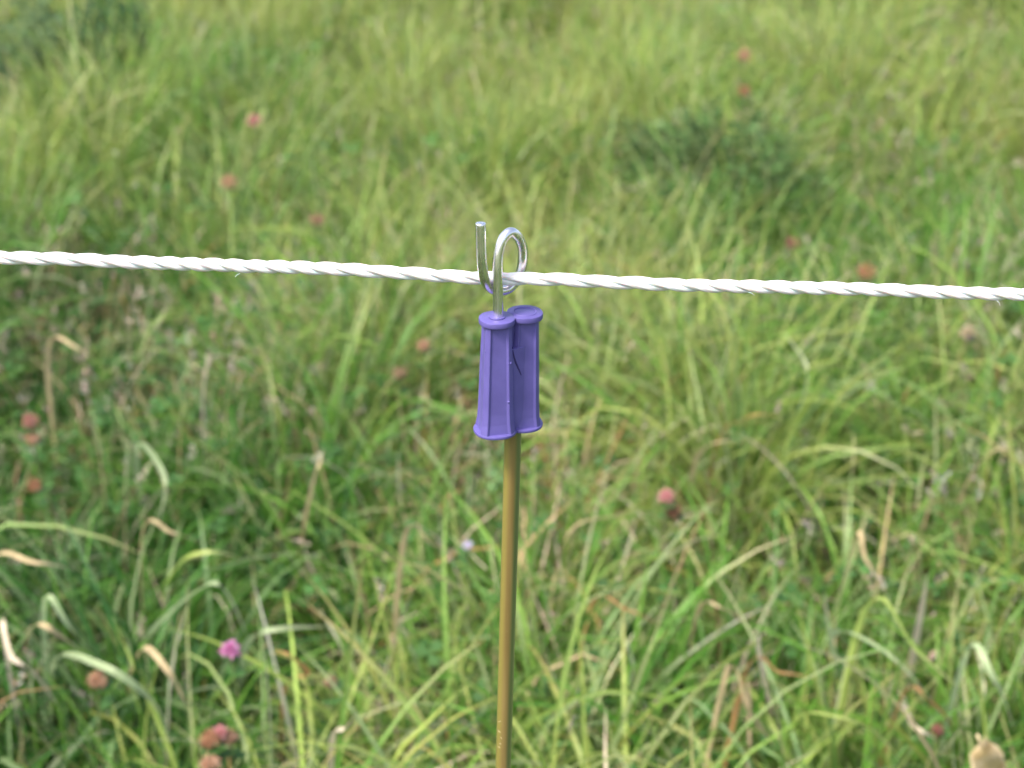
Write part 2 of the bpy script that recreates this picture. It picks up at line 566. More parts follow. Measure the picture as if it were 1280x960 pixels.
WEED_SPECS = [(905, 185, .12, .20), (830, 165, .09, .12), (128, 58, .11, .24), (30, 75, .13, .26)]
WEEDS = []
for _a, _b, _rx, _ry in WEED_SPECS:
    _p = atZ(_a, _b, .22)
    WEEDS.append((_p.x, _p.y, _rx, _ry))
ZONES = [  # x0 x1 y0 y1 tufts/m2 per tuft spread loose nseg across wscale lscale
 ((-1.9, 1.9, 0.75, 2.7, 135, 54, 0.026, 850), 9, 3, 1.0, 1.0),
 ((-3.0, 3.0, 2.7, 5.2, 140, 54, 0.027, 800), 6, 2, 1.0, 1.0),
 ((-4.6, 4.6, 5.2, 8.5, 95, 44, 0.038, 900), 5, 2, 1.5, 1.1),
 ((-7.0, 7.0, 8.5, 13.0, 22, 30, 0.06, 200), 4, 2, 2.0, 1.0),
 ((-2.5, 2.5, -1.5, 0.75, 45, 26, 0.04, 200), 5, 2, 1.5, 0.9),
 ((-4.5, -1.9, 0.0, 2.7, 45, 30, 0.04, 200), 5, 2, 1.4, 1.0),
 ((1.9, 4.5, 0.0, 2.7, 45, 30, 0.04, 200), 5, 2, 1.4, 1.0),
]
parts = []
for a, nseg, ac, ws, lsc in ZONES:
    parts.append(make_zone(scatter(*a), nseg, ac, ws, lsc))

# long single blades that arch over the sward (height given at each bend)
FEATURED = [   # colour, width, [(px, py, z)...]
 ('grey', .0075, [(150, 850, .05), (175, 807, .16), (215, 765, .27), (262, 731, .34), (285, 745, .32), (310, 797, .22)]),
 ('straw', .006, [(30, 850, .04), (33, 800, .2), (48, 781, .28), (75, 795, .27), (108, 820, .2)]),
 ('grey', .006, [(55, 760, .28), (85, 783, .27), (115, 819, .22)]),
 ('grey', .0075, [(60, 880, .05), (72, 822, .24), (125, 832, .29), (172, 860, .27), (200, 893, .22), (212, 930, .17)]),
 ('straw', .0065, [(160, 870, .1), (178, 812, .28), (207, 835, .29), (228, 872, .25), (247, 915, .18)]),
 ('grey', .0065, [(300, 860, .06), (308, 806, .25), (345, 787, .29), (405, 783, .27)]),
 ('fresh', .0100, [(270, 960, .05), (290, 905, .18), (312, 858, .27), (345, 817, .34)]),
 ('pale', .0055, [(5, 790, .3), (15, 822, .3), (42, 842, .28), (78, 890, .2)]),
 ('straw', .0055, [(178, 672, .28), (215, 667, .3), (252, 679, .27)]),
 ('straw', .0055, [(-10, 712, .26), (45, 704, .3), (98, 713, .26)]),
 ('yellow', .006, [(205, 745, .1), (225, 705, .25), (260, 690, .3), (300, 697, .27)]),
 ('orange', .0055, [(355, 868, .2), (385, 845, .25), (365, 822, .3), (345, 812, .3)]),
 ('pale', .0050, [(965, 900, .1), (955, 850, .26), (948, 800, .33), (960, 790, .34)]),
 ('orange', .0058, [(932, 843, .28), (975, 842, .29), (1022, 848, .27)]),
 ('straw', .0060, [(905, 848, .31), (935, 888, .28), (968, 935, .2)]),
 ('yellow', .0065, [(985, 940, .1), (998, 897, .27), (1040, 896, .3), (1092, 915, .28), (1135, 962, .2)]),
 ('grey', .0070, [(1035, 830, .1), (1045, 790, .28), (1100, 812, .3), (1150, 858, .27), (1182, 905, .2)]),
 ('yellow', .0065, [(1082, 762, .33), (1145, 815, .3), (1208, 868, .24)]),
 ('pale', .0070, [(1138, 840, .18), (1150, 775, .27), (1160, 716, .36)]),
 ('grey', .0062, [(1205, 823, .29), (1242, 848, .3), (1268, 912, .2)]),
 ('grey', .0065, [(1048, 855, .16), (1038, 795, .26), (1030, 738, .34)]),
 ('straw', .0060, [(1065, 686, .33), (1085, 705, .32), (1120, 768, .26)]),
 ('straw', .0060, [(505, 678, .3), (540, 681, .3), (580, 697, .26)]),
 ('orange', .0055, [(735, 768, .28), (785, 764, .3), (830, 785, .27)]),
 ('pale', .0065, [(415, 938, .24), (432, 912, .29), (448, 890, .33)]),
 ('straw', .0060, [(1200, 690, .05), (1203, 620, .24), (1240, 566, .33), (1285, 564, .33)]),
 ('straw', .0055, [(862, 640, .1), (870, 575, .27), (905, 552, .31), (960, 560, .28)]),
 ('orange', .0055, [(895, 560, .22), (935, 522, .31), (975, 520, .3)]),
 ('grey', .0060, [(985, 560, .2), (1010, 470, .32), (980, 415, .36)]),
 ('straw', .0055, [(375, 690, .1), (390, 610, .28), (405, 560, .34)]),
 ('straw', .0060, [(700, 690, .27), (770, 645, .3), (820, 640, .29)]),
 ('yellow', .0070, [(705, 920, .15), (720, 860, .26), (742, 800, .33)]),
 ('fresh', .0080, [(810, 800, .2), (860, 765, .28), (900, 690, .35)]),
 ('grey', .0060, [(770, 800, .2), (790, 830, .26), (785, 870, .2)]),
 ('straw', .0060, [(870, 775, .24), (900, 760, .3), (945, 790, .22)]),
 ('fresh', .0075, [(640, 958, .2), (600, 900, .3), (560, 880, .3)]),
 ('pale', .0050, [(255, 470, .28), (300, 450, .33), (330, 470, .28)]),
 ('grey', .0065, [(170, 560, .2), (205, 595, .34), (200, 650, .26)]),
 ('straw', .0060, [(60, 440, .27), (95, 435, .3), (130, 460, .25)]),
 ('pale', .0045, [(1120, 860, .12), (1140, 905, .25), (1170, 925, .24), (1190, 955, .18)]),
 ('orange', .0060, [(1125, 880, .26), (1160, 876, .28), (1190, 905, .22)]),
]
def ribbon(pts, Wd, cname):
    P = np.array([[*p] for p in catmull(pts, 6)])
    n = len(P)
    T = np.gradient(P, axis=0); T /= np.linalg.norm(T, axis=1, keepdims=True)
    up = np.array([0.25 * rng.normal(), 0.25 * rng.normal(), 1.0])
    S = np.cross(T, up); S /= np.linalg.norm(S, axis=1, keepdims=True) + 1e-9
    Nn = np.cross(S, T)
    s = np.linspace(0, 1, n)
    roll = rng.uniform(-0.4, 0.4) + rng.uniform(-0.7, 0.7) * s
    S2 = S * np.cos(roll)[:, None] + Nn * np.sin(roll)[:, None]
    N2 = np.cross(S2, T)
    hw = (Wd / 2 * (np.clip(0.6 + s * 1.5, 0, 1) * (1 - s ** 4) + 0.06))[:, None]
    V = np.stack([P - S2 * hw + N2 * hw * .4, P, P + S2 * hw + N2 * hw * .4], 1).reshape(-1, 3)
    c = PALN[cname] * rng.uniform(0.95, 1.2) * (1.25 if cname in ('grey', 'yellow') else 1.0)
    t = np.clip((s - 0.6) / 0.4, 0, 1)[:, None]
    tipc = 0.5 * c + 0.5 * PALN['pale'] if cname in ('grey', 'yellow', 'straw') else c
    C = np.repeat((c * (1 - t) + tipc * t)[:, None], 3, 1).reshape(-1, 3)
    q = (np.arange(n - 1)[:, None] * 3 + np.arange(2)[None]).ravel()
    return V, np.stack([q, q + 1, q + 4, q + 3], -1), C
dry_feat = []
for cname, Wd, pp in FEATURED:
    pts = [atZ(a, b, z) for a, b, z in pp]
    # a root: from the first point down into the sward
    p0 = pts[0]
    if p0.z > 0.08:
        dirv = (pts[0] - pts[1]); dirv.z = 0
        dirv = dirv.normalized() if dirv.length > 1e-5 else Vector((0, 1, 0))
        root = Vector((p0.x + dirv.x * 0.03, p0.y + dirv.y * 0.03 + 0.02, 0.0))
        pts = [root] + pts
    rb = ribbon(pts, Wd, cname)
    (dry_feat if cname in ('straw', 'pale', 'orange') else parts).append(rb)

V, F, C = join(parts)
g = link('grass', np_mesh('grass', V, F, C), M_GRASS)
tag(g, 'tangled green meadow grass with long arching blades, covering the whole ground', 'grass', kind='stuff')

# dry grass: straw coloured blades among the green ones, plus thatch lying low
def dry_zone(x0, x1, y0, y1, dens, nseg, ws=1.0):
    n = int((x1 - x0) * (y1 - y0) * dens)
    X, Y = rng.uniform(x0, x1, n), rng.uniform(y0, y1, n)
    pk = vnoise(X * 2.3 + 8, Y * 1.9, 31)
    k = rng.random(n) < 0.15 + 1.3 * np.clip(pk - 0.25, 0, 1)
    X, Y = X[k], Y[k]; n = len(X)
    low = rng.random(n) < 0.42
    root = np.stack([X, Y, terrain(X, Y) + np.where(low, rng.uniform(0.01, 0.09, n), 0)], -1)
    L = np.where(low, rng.uniform(0.05, 0.16, n), rng.uniform(0.18, 0.40, n))
    W = rng.uniform(0.002, 0.0056, n) * ws * np.interp(Y, [1.35, 2.0, 3.2], [1, .75, .5])
    L = L * np.interp(Y, [1.35, 2.0, 3.2], [.95, .78, .60])
    th0 = np.where(low, rng.uniform(0.8, 1.6, n), np.abs(rng.normal(0.2, 0.25, n)))
    bend = np.where(low, rng.normal(0, 0.6, n), rng.gamma(2.2, 0.55, n))
    kang = np.where(rng.random(n) < 0.35, rng.uniform(0.5, 2.0, n), 0)
    c = jitter(pick(['straw', 'pale', 'orange', 'brown'], [5, 3.0, 1.6, 1.2], n), 0.2, 0.05)
    c2 = jitter(c, 0.1, 0.03)
    V, F, C, P = blades(root, L, W, rng.uniform(0, 6.28, n), th0, bend, rng.uniform(1, 2.5, n), rng.uniform(.3, .8, n), kang,
                        rng.normal(0, .8, n), c * .7, c, c2, nseg, 2)
    keep = cull(P, X, Y)
    vk = np.repeat(keep, (nseg + 1) * 2); remap = np.cumsum(vk) - 1
    return V[vk], remap[F[np.repeat(keep, nseg)]], C[vk]
dp = [dry_zone(-1.9, 1.9, 0.75, 2.0, 1500, 7), dry_zone(-2.2, 2.2, 2.0, 3.0, 2600, 7), dry_zone(-3.2, 3.2, 3.0, 5.2, 1300, 6), dry_zone(-5, 5, 5.2, 9, 200, 5, 1.4),
      dry_zone(-2.5, 2.5, -1.5, 0.75, 200, 5, 1.4)] + dry_feat
V, F, C = join(dp)
g = link('dry_grass', np_mesh('dry_grass', V, F, C), M_DRY)
tag(g, 'straw and rust coloured dead blades mixed through the green grass', 'dry grass', kind='stuff')

# seed heads: thin stalks carrying loose greyish spikelets
def seed_zone(x0, x1, y0, y1, dens, scale=1.0):
    n = int((x1 - x0) * (y1 - y0) * dens)
    X, Y = rng.uniform(x0, x1, n), rng.uniform(y0, y1, n)
    pk = vnoise(X * 2.6 + 2, Y * 1.7 + 4, 41) + 0.12 * np.clip(X, -1, 1)
    k = rng.random(n) < 0.08 + 2.4 * np.clip(pk - 0.48, 0, 1)
    X, Y = X[k], Y[k]; n = len(X)
    root = np.stack([X, Y, terrain(X, Y)], -1)
    L = rng.uniform(0.22, 0.34, n) * np.interp(Y, [1.35, 2.0, 3.2], [1, .86, .74])
    az = rng.uniform(0, 6.28, n)
    c = jitter(np.tile(PALN['straw'] * 0.7, (n, 1)), .2)
    V, F, C, P = blades(root, L, np.full(n, 0.0016), az, np.abs(rng.normal(.1, .15, n)), rng.gamma(2, .3, n), np.full(n, 1.5),
                        np.full(n, .5), np.zeros(n), rng.normal(0, .3, n), c, c, c, 6, 2)
    keep = cull(P, X, Y)
    out = [(V, F, C)]
    tip, dirn = P[:, -1], P[:, -1] - P[:, -2]
    dirn /= np.linalg.norm(dirn, axis=1, keepdims=True)
    m = 22
    tipc = jitter(np.tile(np.array([0.40, 0.34, 0.29]), (n, 1)), .28, .06)
    length = rng.uniform(0.012, 0.045, n) * scale
    fat = rng.uniform(0.002, 0.007, n) * scale
    for i in range(m):
        t = rng.random(n)
        off = rng.normal(0, 1, (n, 3)); off /= np.linalg.norm(off, axis=1, keepdims=True)
        p = tip - dirn * (t * length)[:, None] + off * (fat * (0.4 + 0.6 * np.sin(np.pi * np.clip(t, .1, .9))))[:, None]
        a = dirn * 0.9 + off * 0.7; a /= np.linalg.norm(a, axis=1, keepdims=True)
        b = np.cross(a, rng.normal(0, 1, (n, 3))); b /= np.linalg.norm(b, axis=1, keepdims=True)
        ln = (rng.uniform(.002, .0042, n) * scale)[:, None]; wd = ln * .4
        Vq = np.stack([p - a * ln, p + b * wd, p + a * ln, p - b * wd], 1).reshape(-1, 3)
        out.append((Vq, np.arange(4 * n).reshape(-1, 4), np.repeat(jitter(tipc, .15), 4, 0)))
    return join(out)
V, F, C = join([seed_zone(-1.9, 1.9, 0.8, 2.9, 620, .9), seed_zone(-3.2, 3.2, 2.9, 5.4, 330, .85), seed_zone(-5, 5, 5.4, 9, 50, 1.2)])
g = link('seed_heads', np_mesh('seed_heads', V, F, C, False), M_SEED)
tag(g, 'greyish pink seed heads on thin stalks scattered through the meadow', 'seed heads', kind='stuff')

# low clover leaves between the tufts
def leaflet_pts(c, axis_, nrm, ln, wd):
    side = np.cross(nrm, axis_)
    k = [(0, 0), (.35, .42), (.75, .5), (1.0, .2), (1.0, -.2), (.75, -.5), (.35, -.42)]
    return [c + axis_ * ln * a + side * wd * b - nrm * ln * 0.25 * (b * b) for a, b in k]
def clover_leaves(n, x0, x1, y0, y1):
    Vs, Cs = [], []
    for _ in range(n):
        x, y = random.uniform(x0, x1), random.uniform(y0, y1)
        z = float(terrain(x, y)) + random.uniform(.05, .20)
        nrm = np.array([random.gauss(0, .35), random.gauss(0, .35), 1.0]); nrm /= np.linalg.norm(nrm)
        a0 = random.uniform(0, 6.28)
        ln = random.uniform(.009, .016)
        cc = np.array([0.055, 0.14, 0.035]) * random.uniform(.7, 1.5)
        e1 = np.cross(nrm, [1, 0, 0]); e1 /= np.linalg.norm(e1); e2 = np.cross(nrm, e1)
        for k in range(3):
            a = a0 + k * 2.09
            ax = e1 * math.cos(a) + e2 * math.sin(a)
            Vs.extend(leaflet_pts(np.array([x, y, z]) + ax * .0015, ax, nrm, ln, ln * .9)); Cs.extend([cc * random.uniform(.9, 1.1)] * 7)
    V = np.array(Vs); C = np.array(Cs)
    return V, np.arange(len(V)).reshape(-1, 7), C
V1 = clover_leaves(3800, -1.6, 1.6, 0.85, 3.0)
V2 = clover_leaves(2400, -2.4, 2.4, 3.0, 5.5)
V, F, C = join([V1, V2])
g = link('clover_leaves', np_mesh('clover_leaves', V, F, C), M_CLOVER)
tag(g, 'small three part clover leaves growing low between the grass blades', 'ground cover', kind='stuff')

# ------------------------------------------------------------------ fine leaved weeds, darker than the grass
def weed(name, centre, rx, ry, hgt, ncol, nleaf, label, colr, blade=False):
    root = empty(name, (centre[0], centre[1], float(terrain(*centre))))
    tag(root, label, 'plant')
    bm = bmesh.new()
    Vs, Fs, Cs = [], [], []
    parts_ = []
    for _ in range(ncol):
        a, r = random.uniform(0, 6.28), math.sqrt(random.random())
        bx_, by_ = rx * r * math.cos(a) * .6, ry * r * math.sin(a) * .6
        h = hgt * (1 - .35 * r * r) * random.uniform(.5, 1.15)
        top = Vector((bx_ * 1.7, by_ * 1.7, h))
        pts = catmull([Vector((bx_ * .5, by_ * .5, -.01)), Vector((bx_, by_, h * .5)), top], 4)
        tube(bm, pts, [0.0016 * (1 - .5 * i / len(pts)) for i in range(len(pts))], 5, cap=False)
        for _ in range(nleaf):
            t = random.uniform(.25, 1)
            p = pts[min(int(t * (len(pts) - 1)), len(pts) - 1)]
            az_ = random.uniform(0, 6.28); el = random.uniform(-.3, 1.1)
            ax = np.array([math.cos(az_) * math.cos(el), math.sin(az_) * math.cos(el), math.sin(el)])
            nr = np.cross(ax, np.random.default_rng(random.randint(0, 10 ** 9)).normal(0, 1, 3)); nr /= np.linalg.norm(nr)
            ln = random.uniform(.010, .026)
            q = np.array([*p]) + ax * random.uniform(0, .02)
            Vs.extend(leaflet_pts(q, ax, nr, ln, ln * .32))
            Cs.extend([np.array(colr) * random.uniform(.6, 1.6)] * 7)
    link('stems', bm_mesh('stems', bm), M_STEM, root)
    V = np.array(Vs)
    link('foliage', np_mesh('foliage', V, np.arange(len(V)).reshape(-1, 7), np.array(Cs)), M_CLOVER, root)
    return root

M_STEM, nt_, b_ = new_mat('green_stem')
n1 = noise(nt_, 40, 2)
r1 = ramp(nt_, n1.outputs[0], [(0.3, (0.10, 0.17, 0.05)), (0.7, (0.20, 0.21, 0.09))])
nt_.links.new(r1.outputs[0], b_.inputs['Base Color'])
b_.inputs['Roughness'].default_value = 0.6

W4 = WEEDS
weed('weed_clump', W4[0][:2], .21, .30, .275, 110, 50, 'dark green fine leaved weed clump above the rope, right of the steel hook', (0.068, 0.145, 0.040))
weed('weed_clump', W4[1][:2], .12, .15, .27, 80, 50, 'smaller olive green weed clump, left neighbour of the dark clump above the rope', (0.105, 0.175, 0.060))
weed('weed_clump', W4[2][:2], .14, .28, .36, 130, 60, 'dark bluish green weed clump in the top left corner of the meadow', (0.050, 0.12, 0.045))
weed('weed_clump', W4[3][:2], .16, .28, .33, 110, 55, 'grey green weed clump at the left edge of the picture, near the top', (0.11, 0.19, 0.09))

# ------------------------------------------------------------------ clover flowers
TONES = {'magenta': ((0.46, 0.12, 0.34), (0.60, 0.32, 0.50)), 'pink': ((0.42, 0.13, 0.15), (0.54, 0.32, 0.31)),
         'rust': ((0.20, 0.085, 0.04), (0.36, 0.19, 0.10)), 'salmon': ((0.27, 0.135, 0.075), (0.42, 0.26, 0.17)),
         'brown': ((0.16, 0.085, 0.05), (0.28, 0.17, 0.115)), 'dusky': ((0.22, 0.08, 0.065), (0.35, 0.19, 0.14)),
         'dark': ((0.11, 0.035, 0.028), (0.22, 0.09, 0.065)), 'pale': ((0.38, 0.28, 0.20), (0.50, 0.42, 0.32)),
         'lilac': ((0.46, 0.42, 0.60), (0.58, 0.55, 0.68))}
FM = {}
def petal_mat(tone):
    if tone in FM: return FM[tone]
    m, nt, b = new_mat(tone + '_petals')
    n = noise(nt, 210, 3)
    r = ramp(nt, n.outputs[0], [(0.35, TONES[tone][0]), (0.65, TONES[tone][1])])
    nt.links.new(r.outputs[0], b.inputs['Base Color'])
    b.inputs['Roughness'].default_value = 0.7
    b.inputs['Subsurface Weight'].default_value = 0.2
    b.inputs['Subsurface Scale'].default_value = 0.002
    FM[tone] = m
    return m

def clover(head, rad, tone, label):
    gx_, gy_ = head.x + random.uniform(-.02, .02), head.y + random.uniform(-.01, .03)
    gz = float(terrain(gx_, gy_))
    root = empty('clover_flower', (gx_, gy_, gz))
    tag(root, label, 'flower', 'clover flowers scattered through the grass')
    H = head - root.location
    bm = bmesh.new()
    pts = catmull([Vector((0, 0, -.01)), Vector((H.x * .2, H.y * .2 + .004, H.z * .5)), H - Vector((0, 0, rad * .7))], 7)
    tube(bm, pts, [0.0013] * len(pts), 8, cap=False)
    link('stem', bm_mesh('stem', bm), M_STEM, root)
    # head: florets packed over a slightly egg shaped core
    bm = bmesh.new()
    sq = (random.uniform(.85, 1.12), random.uniform(.85, 1.12), random.uniform(.8, 1.15))
    bmesh.ops.create_icosphere(bm, subdivisions=2, radius=rad * .5, matrix=Matrix.Translation(H) @ Matrix.Diagonal((*sq, 1)))
    n = 110
    droop = tone in ('rust', 'brown', 'dark', 'salmon', 'dusky')
    for i in range(n):
        z = 1 - 1.75 * (i + .5) / n
        a = i * 2.39996
        rr = math.sqrt(max(0, 1 - z * z))
        dv = Vector((rr * math.cos(a) * sq[0], rr * math.sin(a) * sq[1], z * sq[2]))
        tipd = (dv + Vector((0, 0, -.55 if droop else .35)) + Vector([random.gauss(0, .26) for _ in range(3)])).normalized()
        b0 = H + dv * rad * .5
        L = rad * random.uniform(.30, 1.05)
        s1 = tipd.cross(Vector((0, 0, 1)) if abs(tipd.z) < .95 else Vector((1, 0, 0))).normalized()
        s2 = tipd.cross(s1)
        wv = rad * .085
        ring0 = [bm.verts.new(b0 + (s1 * math.cos(t) + s2 * math.sin(t)) * wv * .6) for t in (0, 1.57, 3.14, 4.71)]
        ring1 = [bm.verts.new(b0 + tipd * L * .62 + (s1 * math.cos(t) + s2 * math.sin(t)) * wv * 1.15) for t in (0, 1.57, 3.14, 4.71)]
        tp = bm.verts.new(b0 + tipd * L)
        for k in range(4):
            bm.faces.new((ring0[k], ring0[(k + 1) % 4], ring1[(k + 1) % 4], ring1[k]))
            bm.faces.new((ring1[k], ring1[(k + 1) % 4], tp))
    link('flower_head', bm_mesh('flower_head', bm, False), petal_mat(tone), root)
    # leaves of three joined leaflets under the head
    for q in range(2):
        bm = bmesh.new()
        c0 = H - Vector((0, 0, rad * (1.3 + 2.2 * q)))
        vc = bm.verts.new(c0)
        a0 = random.uniform(0, 6.28)
        for k in range(3):
            a = a0 + (k - 1) * .85
            ax = np.array([math.cos(a), math.sin(a), .25]); ax /= np.linalg.norm(ax)
            nr = np.cross(ax, [-math.sin(a), math.cos(a), 0]); nr = nr * (1 if nr[2] > 0 else -1)
            pp = leaflet_pts(np.array([*c0]), ax, nr, .014, .009)[1:]
            bm.faces.new([vc] + [bm.verts.new(v) for v in pp])
        me = bm_mesh('leaf', bm)
        at_ = me.color_attributes.new('leaf_colour', 'FLOAT_COLOR', 'POINT')
        at_.data.foreach_set('color', [.06, .15, .035, 1] * len(me.vertices))
        link('leaf', me, M_CLOVER, root)
for f, h in zip(FLOWERS, HEADS):
    clover(h, f[4] * .94, f[3], f[5])

# ------------------------------------------------------------------ dry tan leaf, lower right
M_LEAF, nt_, b_ = new_mat('dry_tan_leaf')
n1 = noise(nt_, 90, 5)
r1 = ramp(nt_, n1.outputs[0], [(0.3, (0.55, 0.40, 0.19)), (0.5, (0.66, 0.53, 0.32)), (0.7, (0.72, 0.60, 0.44))])
nt_.links.new(r1.outputs[0], b_.inputs['Base Color'])
b_.inputs['Roughness'].default_value = 0.6
n2 = noise(nt_, 200, 3)
bump(nt_, n2.outputs[0], b_, 0.4, 0.001)
lf = empty('fallen_leaf', LEAF_P)
tag(lf, 'pale tan dry leaf standing in the grass at the bottom right corner', 'leaf')
bm = bmesh.new()
ax = (atZ(1242, 975, .235) - atZ(1222, 922, .30)).normalized()
toCam = (CAM - LEAF_P).normalized()
sd = ax.cross(toCam).normalized()
nr = sd.cross(ax).normalized()
nL, nW = 14, 8
grid = []
for i in range(nL + 1):
    t = i / nL
    q_ = min(1, max(0, (t - .10) / .26))
    wv = .0022 + .0125 * q_ * q_ * (3 - 2 * q_) * (1 - max(0, (t - .9) / .1) ** 2 * .6)
    row = []
    for j in range(nW + 1):
        u = j / nW * 2 - 1
        edge = 1 + .06 * math.sin(t * 23 + u * 2)
        row.append(bm.verts.new(ax * ((t - .40) * .068) + sd * (u * wv * edge - .004 * (1 - q_)) + nr * (-.006 * u * u + .002 * math.sin(t * 9 + u * 3) + .0015 * abs(u) ** .5 + .004 * math.sin(t * 3))))
    grid.append(row)
for i in range(nL):
    for j in range(nW):
        bm.faces.new((grid[i][j], grid[i + 1][j], grid[i + 1][j + 1], grid[i][j + 1]))
bmesh.ops.solidify(bm, geom=bm.faces[:], thickness=.0006)
link('leaf_blade', bm_mesh('leaf_blade', bm), M_LEAF, lf)
bm = bmesh.new()
tube(bm, [ax * (-.036) - nr * .001, ax * (-.028) + nr * .0005, ax * 0.0 + nr * .004, ax * .028 + nr * .0015], [.0012, .0012, .0008, .0004], 8)
link('midrib', bm_mesh('midrib', bm), M_LEAF, lf)

# ------------------------------------------------------------------ fence post
PX = .000352                                   # metres per pixel of the 1280 frame at the post
p_mid = atY(641, 548, POST_Y + .0065)            # where the pole leaves the insulator
p_low = atY(629, 960, POST_Y + .0065)
pole_dir = (p_mid - p_low).normalized()
foot = p_low + pole_dir * ((0 - p_low.z) / pole_dir.z)
post = empty('fence_post', foot)
tag(post, 'thin brown pole topped by a violet plastic insulator and a steel pigtail hook', 'fence post')
inv = -Vector(foot)
PR = .00385
bm = bmesh.new()
pts = [foot - pole_dir * .15 + pole_dir * t for t in np.linspace(0, (p_mid - foot).length + .15 + .045, 60)]
tube(bm, [p_ + inv for p_ in pts], PR, 32, bevel=.0004)
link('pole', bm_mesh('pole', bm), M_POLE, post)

# insulator: two upright sockets moulded together, each with a cap and a foot rim
A_top = atY(621, 396.5, POST_Y)                    # centre of the top face of the front socket
A_bot = atY(619, 540, POST_Y)
axis_v = (A_top - A_bot)
HGT = axis_v.length
up = axis_v.normalized()
rear_off = Vector((.0122, .0072, 0))
ex = Vector((1, 0, 0)); ex = (ex - up * ex.dot(up)).normalized()
ey = up.cross(ex)
yaw = R(13)
fx = ex * math.cos(yaw) + ey * math.sin(yaw)
fy = -ex * math.sin(yaw) + ey * math.cos(yaw)

def prof(cx, t, rx, ry, flat=.30, n=48, bx=None):
    """cross-section: circle cut by flat panels on the sides (rounded octagon)"""
    c = A_bot + cx + up * (t * HGT)
    out = []
    for k in range(n):
        a = 2 * math.pi * k / n
        q = 4.4
        x = abs(math.cos(a)) ** (2 / q) * (1 if math.cos(a) >= 0 else -1)
        y = abs(math.sin(a)) ** (2 / q) * (1 if math.sin(a) >= 0 else -1)
        # blend circle and squircle
        x = x * flat + math.cos(a) * (1 - flat)
        y = y * flat + math.sin(a) * (1 - flat)
        out.append(c + fx * x * rx + fy * y * ry + inv)
    return out

def socket(bm, cx, r0, r1, bulge=0.0):
    """body with raised corner ribs: a core and four ribs"""
    secs = []
    for t in np.linspace(.03, .965, 12):
        r = r0 + (r1 - r0) * t + .0008 * max(0, .14 - t) / .12 + .0010 * (t - .75) ** 2 + .0003 * math.sin(t * 3.1)
        c = A_bot + cx + up * (t * HGT)
        ring = []
        # rounded octagon with crisp vertical edges
        ch = .29 * r                       # corner chamfer
        corners = [(r, -r + ch), (r, r - ch), (r - ch, r), (-r + ch, r), (-r, r - ch), (-r, -r + ch), (-r + ch, -r), (r - ch, -r)]
        for k in range(8):
            x0, y0 = corners[k]; x1, y1 = corners[(k + 1) % 8]
            pts_ = (.03, .07, .13, .5, .87, .93, .97)
            dips = (0, .0002, .0006, .00062, .0006, .0002, 0) if k % 2 == 0 else (0,) * 7
            for s, dip in zip(pts_, dips):
                x, y = x0 + (x1 - x0) * s, y0 + (y1 - y0) * s
                mx, my = (x0 + x1) / 2, (y0 + y1) / 2
                l = math.hypot(mx, my)
                x, y = x - mx / l * dip, y - my / l * dip
                ring.append(c + fx * x + fy * y + inv)
        secs.append(ring)
    loft(bm, secs)

def disc(bm, cx, t0, t1, r, rx=1.0, ry=1.0, lip=.0005, dish=0.0):
    secs = []
    th = (t1 - t0) * HGT
    for (f, rr) in ((0, r - lip * 1.6), (.08, r - lip * .5), (.25, r), (.75, r), (.92, r - lip * .5), (1, r - lip * 1.8)):
        secs.append(prof(cx, t0 + (t1 - t0) * f, rr * rx, rr * ry, .12))
    loft(bm, secs)

Z3 = Vector((0, 0, 0))
rear = rear_off - up * .0004
bm = bmesh.new()
socket(bm, Z3, .0067, .0056)
socket(bm, rear, .0060, .0053)
# web that joins the sockets; it stops below the caps and leaves a slot
mid = rear_off * .5
wd = (rear_off - up * rear_off.dot(up)).normalized()
wn = up.cross(wd)
secs = []
for t in (.03, .2, .5, .70, .735):
    c = A_bot + mid + up * (t * HGT)
    hx, hy = .0052, (.0052 - .0008 * t)
    cor = [(-hx, -hy), (hx, -hy), (hx, hy), (-hx, hy)]
    secs.append([c + wd * a + wn * b + inv for a, b in cor])
loft(bm, secs)
# inner wall of the slot, set back
secs = []
for t in (.70, .85, .955):
    c = A_bot + mid + up * (t * HGT)
    cor = [(-.004, -.0018), (.004, -.0018), (.004, .0018), (-.004, .0018)]
    secs.append([c + wd * a + wn * b + inv for a, b in cor])
loft(bm, secs)
ins = link('insulator', bm_mesh('insulator', bm), M_PLASTIC, post)
ins.data.polygons.foreach_set('use_smooth', [False] * len(ins.data.polygons))
bv = ins.modifiers.new('bevel', 'BEVEL'); bv.width = .00018; bv.segments = 2; bv.limit_method = 'ANGLE'; bv.angle_limit = R(22)

for nm, cx, r, t0, t1 in (('cap', Z3, .0078, .950, 1.0), ('cap', rear, .0079, .950, 1.0)):
    bm = bmesh.new()
    disc(bm, cx, t0, t1, r, lip=.00022)
    me = bm_mesh(nm, bm); me.set_sharp_from_angle(angle=R(38))
    link(nm, me, M_PLASTIC, ins)
for nm, cx, r, t0, t1 in (('foot_rim', Z3, .0097, .010, .038), ('foot_rim', rear, .0090, 0.008, .038)):
    bm = bmesh.new()
    disc(bm, cx, t0, t1, r, lip=.0003)
    me = bm_mesh(nm, bm); me.set_sharp_from_angle(angle=R(38))
    link(nm, me, M_PLASTIC, ins)
# raised socket ring on the rear cap and the sleeve the hook sits in
bm = bmesh.new()
disc(bm, Z3, .998, 1.012, .0036, lip=.0003)
link('hook_sleeve', bm_mesh('hook_sleeve', bm), M_PLASTIC, ins)
bm = bmesh.new()
tube(bm, [A_bot + rear + up * (HGT * .999) + (fx * math.cos(a) + fy * math.sin(a)) * .0050 + inv for a in np.linspace(0, 6.283, 40)], .00035, 8, cap=False)
link('cap_ring', bm_mesh('cap_ring', bm), M_PLASTIC, ins)

